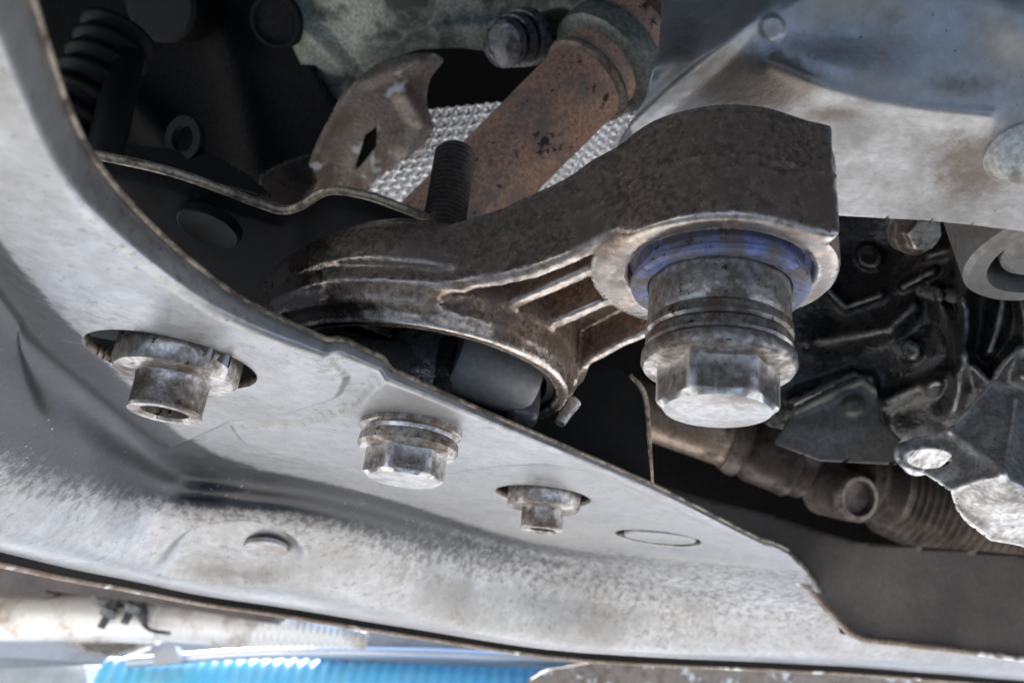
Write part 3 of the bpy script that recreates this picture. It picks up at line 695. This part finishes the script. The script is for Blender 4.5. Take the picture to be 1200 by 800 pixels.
for bx_, by_, rx_, ry_, am in [(800, 70, 40, 80, 0.5), (885, 95, 85, 42, 0.95), (1130, 100, 60, 26, 0.5), (1135, 195, 70, 60, 0.62), (970, 135, 60, 14, 0.6), (1050, 20, 30, 14, 0.45)]:
    fl = np.maximum(fl, am*np.exp(-((qx-bx_)/rx_)**2-((qy-by_)/ry_)**2))
at = hs_.data.attributes.new('film_shade', 'FLOAT', 'POINT'); at.data.foreach_set('value', (fl*1.2).astype(np.float32))
# ring flange at the right, below the housing
c = AD(1222, 256, 238)
V, Fq = lathe([(18.5, -14), (23, -14), (24.5, -12.5), (24.5, 10), (18.5, 10)], c, (-0.12, 0.12, 1), 72, closed=True)
link('flange_ring', V, Fq, M['dull_alu'], gear)
V, Fq = lathe([(0.01, -12), (12, -12), (14, -10.5), (14, 2)], c, (-0.12, 0.12, 1), 48); link('ring_insert', V, Fq, M['dull_alu'], gear)
# dark oily casing behind
pol = [(940, 240), (1440, 240), (1440, 520), (1180, 540), (1080, 540), (1000, 520), (900, 500), (860, 450), (850, 380), (880, 300)]
ctl = [(900, 260, 330), (900, 480, 330), (1000, 300, 325), (1000, 420, 318), (1100, 300, 300), (1120, 420, 288), (1110, 500, 300), (1200, 320, 268), (1200, 440, 272), (1280, 400, 270), (1280, 260, 280), (1440, 250, 285), (1440, 520, 280), (1000, 520, 325)]
V, Fq = relief(pol, ctl, ridges=[([(970, 338), (990, 360), (1027, 346)], 4, 5), ([(1055, 336), (1090, 318)], 4, 6), ([(1085, 300), (1125, 288)], 5, 7), ([(1128, 300), (1132, 400), (1118, 480)], 11, 10), ([(1180, 330), (1162, 410)], 8, 9), ([(1198, 330), (1204, 440)], 9, 9),
               ([(1132, 420), (1165, 450), (1192, 410)], 9, 8), ([(930, 470), (1000, 440), (1020, 445), (1030, 500)], 6, 8), ([(1096, 340), (1128, 410)], 6, 8), ([(960, 400), (1040, 385), (1070, 360)], 7, 12), ([(1040, 470), (1110, 440)], 7, 10)],
               bumps=[(1066, 410, 12, 7), (1100, 345, 8, 5), (1125, 352, 7, 5), (1095, 455, 10, 5), (1020, 300, 14, 4)], thick=20, step=3, rough=2.2, rscale=0.16)
link('dark_casing', V, Fq, M['cast_black'], gear, sharp=None)
# foot bracket at the right edge
pol = [(1047, 527), (1050, 519), (1072, 513), (1098, 508), (1112, 502), (1160, 447), (1168, 444), (1200, 458), (1260, 470), (1360, 486), (1360, 690), (1260, 658), (1190, 638), (1160, 633), (1132, 612), (1120, 596), (1114, 576), (1085, 556), (1053, 545)]
holep = [(1086+30*math.cos(t), 537+12*math.sin(t)) for t in np.linspace(0, 2*math.pi, 28, endpoint=False)]
ctl = [(1047, 527, 252), (1053, 545, 250), (1072, 513, 258), (1112, 502, 252), (1100, 552, 244), (1114, 576, 240), (1164, 446, 262), (1160, 500, 246), (1140, 540, 240), (1200, 460, 256), (1200, 540, 238), (1180, 568, 226), (1114, 574, 242), (1160, 600, 238), (1132, 612, 246), (1190, 636, 250), (1260, 560, 236), (1260, 655, 252), (1260, 475, 252), (1360, 490, 254), (1360, 690, 258)]
V, Fq = relief(pol, ctl, ridges=[([(1047, 530), (1075, 513), (1112, 503), (1164, 447), (1205, 462)], 1.6, 6), ([(1112, 505), (1150, 532), (1176, 548)], 2.2, 6), ([(1190, 470), (1186, 510), (1176, 550)], 2.2, 7), ([(1114, 574), (1150, 562), (1178, 556)], 2.4, 6), ([(1176, 556), (1230, 590)], 2, 7), ([(1120, 598), (1160, 630), (1210, 642)], 1.5, 6)],
               holes=[holep], thick=12, step=2.6, rough=0.35, rscale=0.25)
fb = link('foot_bracket', V, Fq, M['foot_alu'], gear, sharp=None); fb['label'] = 'faceted cast foot with an oval bolt hole'
V, Fq = lathe([(0.01, 0), (9, 0), (9.5, 1), (9.5, 6)], AD(1092, 534, 264), (-0.35, 0.5, 0.8), 40); link('hole_seat', V, Fq, M['bolt'], gear)

def small_bolt(label, P, axis, R, name='casing_bolt', mat='bolt'):
    t = thing(name, label, 'bolt')
    link('flange', *lathe([(0.01, 6), (R, 6), (R, 1.2), (R*0.93, 0.4), (R*0.6, 0)], P, axis, 40), M[mat], t)
    link('hex_head', *hexhead(R*1.25, -R*0.55, 1.5, P, rot=0.2, axis=axis, ch=R*0.08), M[mat], t, sharp=28); return t
small_bolt('grey flange bolt in the dark casing under the gearbox bottom edge', AD(1077, 272, 285), (-0.1, 0.75, 0.65), 8.5)
small_bolt('pale corroded bolt head at the top corner of the gearbox', AD(1168, 30, 208), (0.0, 0.75, 0.65), 5.5, mat='white_plastic')
V, Fq = lathe([(0.01, -3), (5.5, -3), (7.5, -2), (8, 0), (8, 12)], AD(1200, 178, 200), (-0.05, 0.75, 0.65), 40)
tag(link('blanking_cap', V, Fq, M['white_plastic']), 'pale round cap on the lower side of the gearbox', 'cap')

#@@DRIVE
# ================================================================== driveshaft and beam
drive = thing('driveshaft', 'brown steel driveshaft with yoke joint and ribbed boot behind the gearbox foot', 'driveshaft')
A = AD(700, 462, 480); B = AD(1160, 618, 480); ax = B-A; LN = np.linalg.norm(ax); ax = ax/LN
def along(px): 
    t = (px-700)/(1160-700); return t*LN
K = 1.18
def turned(name, prof, mat): link(name, *lathe([(r*K, along(p)) for r, p in prof], A, ax, 56), M[mat], drive)
turned('shaft', [(12.5, 690), (13.5, 720), (14.2, 800), (14.4, 852), (13.2, 856)], 'shaft')
turned('collar', [(13.0, 850), (15.5, 852), (17.0, 862), (17.0, 868), (15.2, 872), (16.0, 876), (17.5, 884), (18.0, 918), (18.8, 926), (17.0, 932), (17.0, 944), (14.5, 950), (10, 962)], 'shaft_dark')
link('yoke', *lathe([(6, -16), (8, -16.5), (9.6, -20), (11.8, -20), (13, -18), (13.5, -14), (14, 12), (10.5, 16), (0.01, 16)], AD(980, 578, 462), (-0.25, 0.9, 0.3), 44), M['shaft_dark'], drive)
link('yoke_arm', *tube(np.array([A+ax*along(940), A+ax*along(965)+np.array([0, -6, -8]), A+ax*along(990)+np.array([0, -4, -10]), A+ax*along(1020)]), [15, 13, 13, 18], 24, 8), M['shaft_dark'], drive)
pr_ = [(12, 1000), (17, 1006), (19, 1016), (17, 1024), (18, 1030), (21, 1040), (20.5, 1046)]
for k in range(17): s_ = 1046+k*8; pr_ += [(20.4+0.3*k, s_+2), (21.6+0.3*k, s_+5), (20.6+0.3*k, s_+8)]
turned('boot', pr_, 'shaft_dark')

beam = thing('crossmember_beam', 'dark brown sheet metal beam behind the subframe end and below the driveshaft', 'beam')
pol = [(768, 566), (832, 585), (900, 601), (955, 620), (1008, 635), (1158, 646), (1270, 655), (1270, 790), (1200, 772), (1060, 754), (1005, 746), (975, 720), (945, 688), (922, 674), (880, 662), (768, 596)]
ctl = [(768, 566, 405), (768, 596, 402), (900, 600, 400), (1000, 634, 386), (1200, 650, 388), (900, 660, 392), (1000, 700, 380), (1100, 700, 380), (1200, 720, 378), (1000, 744, 374), (1100, 756, 372), (1270, 785, 370), (1270, 655, 388)]
V, Fq = relief(pol, ctl, thick=3, step=4.5, rough=0.9, rscale=0.05, roundoff=0)
link('panel', V, Fq, M['beam'], beam, sharp=None)
V, Fq = tube(np.array([AD(x, y, dd) for x, y, dd in [(922, 674, 375), (945, 688, 375), (975, 720, 374), (1005, 746, 372), (1060, 754, 371), (1200, 772, 369), (1270, 788, 368)]]), 1.5, 10, 8)
link('bottom_edge', V, Fq, M['bracket'], beam)

#@@ENGINE
# ================================================================== engine side, upper left
eng = thing('engine_block', 'grimy grey-green engine casting in the dark above the rusty pipe', 'engine')
pol = [(320, -60), (345, 0), (335, 40), (352, 75), (385, 108), (402, 122), (420, 95), (450, 72), (490, 58), (540, 56), (580, 62), (620, 75), (660, 60), (780, 40), (780, -60)]
ctl = [(330, -40, 390), (345, 30, 405), (400, 118, 425), (450, 40, 395), (450, 72, 410), (540, 20, 388), (540, 56, 405), (620, 70, 415), (760, 30, 420), (760, -50, 400), (500, -50, 365)]
V, Fq = relief(pol, ctl, ridges=[([(430, 55), (520, 35), (600, 30)], 6, 12), ([(340, 20), (400, 80)], 5, 14)], bumps=[(480, 10, 25, 6)], thick=30, step=4.5, rough=3.0, rscale=0.07)
link('casting', V, Fq, M['engine'], eng, sharp=None)
V, Fq = lathe([(0.01, -6), (16, -6), (18, -4), (18.5, 20)], AD(193, 5, 400), (0.05, 0.7, 0.7), 40); link('core_plug', V, Fq, M['hose_black'], eng)
V, Fq = lathe([(0.01, 2), (10, 2), (11, 0), (12.5, 0), (12.5, 14)], AD(322, 25, 395), (0.05, 0.7, 0.7), 40); link('oil_port', V, Fq, M['bay'], eng)
# dark block behind everything at the left, barely lit
pol = [(-60, -60), (350, -60), (360, 60), (400, 130), (330, 235), (200, 200), (-60, 150)]
ctl = [(-60, -60, 440), (350, -60, 430), (-60, 150, 420), (330, 230, 400), (150, 60, 430), (250, 150, 420)]
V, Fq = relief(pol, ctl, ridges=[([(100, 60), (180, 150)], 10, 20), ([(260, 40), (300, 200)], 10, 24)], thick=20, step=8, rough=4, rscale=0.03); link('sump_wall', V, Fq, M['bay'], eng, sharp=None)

stud = thing('ribbed_sensor', 'dark stepped sensor plug beside the top of the rusty pipe', 'sensor')
P0 = AD(600, 48, 350); axs = np.array([0.55, 0.5, 0.75])
link('body', *lathe([(0.01, -10), (7, -10), (10, -8), (10.5, -4), (8, -3.6), (8, -1.5), (11, -1), (11.5, 3), (8.5, 3.4), (8.5, 6), (12, 6.5), (12.5, 12), (9, 12.5), (9, 40)], P0, axs, 32), M['cast_black'], stud)

pipe = thing('exhaust_downpipe', 'rusty brown exhaust downpipe slanting up behind the torque mount', 'pipe')
pp = [AD(505, 277, 330), AD(556, 226, 333), AD(622, 160, 338), AD(688, 94, 345), AD(732, 50, 352), AD(790, -8, 362)]
link('tube', *tube(np.array(pp), [18, 17.8, 18, 18.6, 19, 19], 44, 10), M['rust'], pipe)
def ring_on(t0, R, wd, mat, name):
    a = pp[3]+(pp[4]-pp[3])*t0; d_ = pp[4]-pp[3]
    link(name, *lathe([(R-4, 0), (R, 1), (R+0.5, wd*0.5), (R, wd-1), (R-4, wd)], a, d_, 48), M[mat], pipe)
ring_on(-0.1, 20.5, 5, 'shaft_dark', 'clamp_ring'); ring_on(0.35, 25, 12, 'engine', 'clamp_ring'); ring_on(1.3, 27, 9, 'shaft_dark', 'clamp_ring'); ring_on(2.2, 26, 14, 'rust', 'clamp_ring')

# dimpled heat shield behind the pipe
hs = thing('heat_shield', 'dimpled bright aluminium heat shield behind the rusty pipe', 'heat shield')
def shield(px0, py0, px1, py1, dd, turn, nrow, ncol, name):
    pass
U_, V_ = np.meshgrid(np.linspace(0, 1, 300), np.linspace(0, 1, 130), indexing='ij')
c00, c10, c01, c11 = AD(395, 262, 440), AD(770, 200, 460), AD(478, 128, 408), AD(800, 96, 412)
P = (c00[None, None]*((1-U_)*(1-V_))[..., None]+c10*(U_*(1-V_))[..., None]+c01*((1-U_)*V_)[..., None]+c11*(U_*V_)[..., None])
nrm = np.cross(c10-c00, c01-c00); nrm /= np.linalg.norm(nrm); nrm = nrm if nrm@cF < 0 else -nrm
lu, lv = np.linalg.norm(c10-c00), np.linalg.norm(c01-c00)
pu = U_*lu/6.4; pv = V_*lv/6.0
bmp = np.clip(np.abs(np.sin(np.pi*pu))*np.abs(np.sin(np.pi*pv)), 0, 1)**0.6
P = P+nrm*(3.4*bmp+6*np.sin(np.pi*V_))[..., None]
a_, b_ = P.shape[:2]; I2 = np.arange(a_*b_).reshape(a_, b_)
o = link('dimpled_foil', P.reshape(-1, 3), np.stack([I2[:-1, :-1], I2[:-1, 1:], I2[1:, 1:], I2[1:, :-1]], -1).reshape(-1, 4), M['shield'], hs); o['kind'] = 'stuff'

# weathered bracket with a square hole
br = thing('exhaust_bracket', 'weathered curved exhaust bracket with a square hole beside the heat shield', 'bracket')
pol = [(352, 238), (362, 190), (385, 140), (410, 100), (450, 72), (500, 62), (520, 70), (505, 92), (500, 120), (508, 150), (494, 172), (470, 190), (440, 212), (420, 232), (380, 240)]
hp = [(416, 196), (428, 158), (442, 148), (441, 172), (420, 197)]
V, Fq = relief(catmull(pol+pol[:1], 4)[:-1], [(352, 238, 392), (362, 190, 382), (410, 100, 362), (500, 62, 356), (505, 140, 372), (440, 150, 372), (440, 212, 386), (470, 120, 366), (400, 200, 386)], ridges=[([(356, 235), (368, 190), (392, 138), (420, 98), (490, 70)], 5, 8), ([(478, 115), (500, 150), (480, 178)], 5, 12)], holes=[hp], thick=7, step=2.6, rough=0.8, rscale=0.15)
link('plate', V, Fq, M['bracket'], br, sharp=None)
V, Fq = relief([(300, 240), (305, 205), (330, 190), (362, 180), (372, 215), (350, 245)], [(300, 240, 372), (330, 190, 378), (362, 180, 382), (350, 245, 370)], thick=6, step=4, rough=0.6, rscale=0.1)
link('rusty_tab', V, Fq, M['shaft_dark'], br, sharp=None)

# hoses and tab in the dark, left
V, Fq = tube(np.array([AD(60, 175, 330), AD(85, 140, 332), AD(110, 100, 336), AD(140, 40, 345)]), 14, 24, 10, ribs=(8, 1.6))
tag(link('corrugated_hose', V, Fq, M['hose_black']), 'black corrugated hose in the dark beside the curved subframe edge', 'hose')
V, Fq = tube(np.array([AD(118, 190, 326), AD(130, 150, 326), AD(138, 110, 330), AD(150, 60, 340)]), 7, 20, 10)
tag(link('rubber_hose', V, Fq, M['hose_black']), 'thin smooth black hose next to the corrugated hose', 'hose')
lt = thing('lifting_tab', 'dark metal tab with a round eye standing behind the upper subframe edge', 'tab')
c = AD(217, 163, 310); V, Fq = lathe([(5.2, -1.5), (8.6, -1.5), (8.9, -0.8), (8.9, 0.8), (8.6, 1.5), (5.2, 1.5)], c, (0.35, 0.8, 0.4), 40, closed=True)
link('eye', V, Fq, M['hose_black'], lt)
V, Fq = relief([(150, 168), (205, 176), (240, 175), (300, 210), (320, 232), (200, 198), (150, 185)], [(150, 170, 312), (320, 230, 300), (240, 180, 308)], thick=3, step=4); link('strap', V, Fq, M['hose_black'], lt)

#@@FAR
# ================================================================== far side, under the car
ex = thing('exhaust_pipe', 'pale steel exhaust pipe with braided section beyond the subframe', 'pipe')
link('tube', *tube(np.array([AY(-160, 722, 900), AY(0, 722, 900), AY(120, 722, 905), AY(190, 726, 910)]), 24, 40, 8), M['exhaust'], ex)
link('muffler_joint', *tube(np.array([AY(185, 726, 910), AY(230, 728, 915), AY(290, 733, 920)]), [20, 22, 23], 40, 10), M['exhaust'], ex)
link('braided_section', *tube(np.array([AY(285, 733, 920), AY(350, 739, 930), AY(430, 750, 945)]), [22, 17, 9], 32, 10, ribs=(7, 0.8)), M['exhaust'], ex)
link('clamp', *tube(np.array([AY(120, 690, 880), AY(121, 700, 880), AY(160, 706, 880), AY(172, 735, 880), AY(200, 742, 885)]), [10, 9, 8, 2, 2], 14, 8), M['cast_black'], ex)
for x, y in ((128, 717), (155, 712)):
    P0 = AY(x, y, 872); link('clamp_stud', *lathe([(0.01, -16), (4, -16), (4, -5), (8, -4.5), (8.5, 3), (5, 4), (5, 16)], P0, (0.25, 0, 1), 20), M['cast_black'], ex)
def slab(name, label, cat, px, yy, th, mat, step=6):
    V, Fq = relief(px, [(*q, yy/ray(*q)[1]) for q in px], thick=th, step=step, back=(0, 1, 0)); o = link(name, V, Fq, M[mat], sharp=40); tag(o, label, cat); return o
slab('hanger_bracket', 'dark hanger bracket above the left end of the exhaust pipe', 'bracket', [(-60, 636), (20, 652), (120, 672), (210, 688), (330, 712), (320, 730), (150, 702), (60, 692), (40, 700), (-60, 690)], 860, 40, 'beam')
slab('sill_panel', 'long grey underbody panel below the exhaust pipe', 'panel', [(-80, 742), (60, 745), (150, 752), (280, 752), (420, 748), (560, 744), (690, 758), (830, 778), (1000, 790), (1000, 830), (700, 790), (300, 778), (100, 775), (-80, 765)], 1150, 120, 'panel')
V, Fq = tube(np.array([AY(150, 776, 1080), AY(300, 766, 1080), AY(480, 765, 1080), AY(640, 773, 1080), AY(800, 789, 1080), AY(1000, 812, 1080)]), 6.5, 20, 10)
tag(link('fluid_line', V, Fq, M['tube']), 'silver fluid line running above the blue hose', 'pipe')
slab('black_bracket', 'black triangular bracket beneath the exhaust pipe', 'bracket', [(75, 750), (180, 752), (160, 762), (130, 770), (100, 764)], 1040, 30, 'cast_black', 4)
slab('grey_bracket', 'small grey block on the fluid line', 'bracket', [(178, 757), (205, 757), (214, 776), (180, 780)], 1060, 20, 'panel', 3)
slab('jack_pad', 'pale flat support block at the near end of the blue hose', 'block', [(-60, 768), (60, 764), (100, 780), (108, 860), (-60, 860)], 1300, 200, 'concrete')
V, Fq = tube(np.array([AY(124, 819, 1120), AY(350, 822, 1120), AY(690, 838, 1110), AY(1000, 870, 1100)]), 50, 40, 10, ribs=(15, 1.0))
tag(link('corrugated_hose', V, Fq, M['blue']), 'bright blue corrugated plastic hose lying on the ground', 'hose')

slab('floor_shield', 'plain grey panel between braided exhaust section and fluid line', 'panel', [(370, 744), (450, 736), (560, 736), (700, 754), (860, 776), (700, 772), (500, 764), (370, 762)], 1100, 30, 'panel', 5)
slab('floor_rail', 'brownish floor rail below the right end of the subframe', 'rail', [(590, 815), (640, 785), (720, 771), (850, 780), (1000, 786), (1260, 806), (1260, 900), (590, 900)], 1000, 60, 'bracket', 8)
slab('rear_panel', 'wide pale underbody panel at the far left below the exhaust', 'panel', [(-90, 735), (90, 742), (170, 750), (300, 756), (300, 772), (120, 778), (-90, 785)], 1250, 40, 'panel', 6)
# layered parts below the gearbox
V, Fq = relief([(905, 520), (930, 478), (985, 446), (1012, 441), (1026, 452), (1032, 490), (1060, 520), (1050, 545), (960, 540)], [(905, 520, 312), (1012, 441, 308), (1060, 530, 300), (960, 500, 306)], ridges=[([(932, 480), (1010, 443), (1026, 455)], 2.5, 5)], bumps=[(1000, 475, 10, 3)], thick=8, step=3, rough=0.6, rscale=0.2)
link('side_cover', V, Fq, M['rubber'], gear, sharp=None)
for k, (x, y, dd, R_) in enumerate([(1066, 412, 300, 3.2), (1098, 345, 290, 2.6), (1128, 350, 280, 2.4)]):
    link('cover_screw', *lathe([(R_*0.55, -1.6), (R_*0.9, -1.2), (R_, 0), (R_, 9)], AD(x, y, dd), (-0.1, 0.8, 0.55), 24), M['cast_black'], gear)
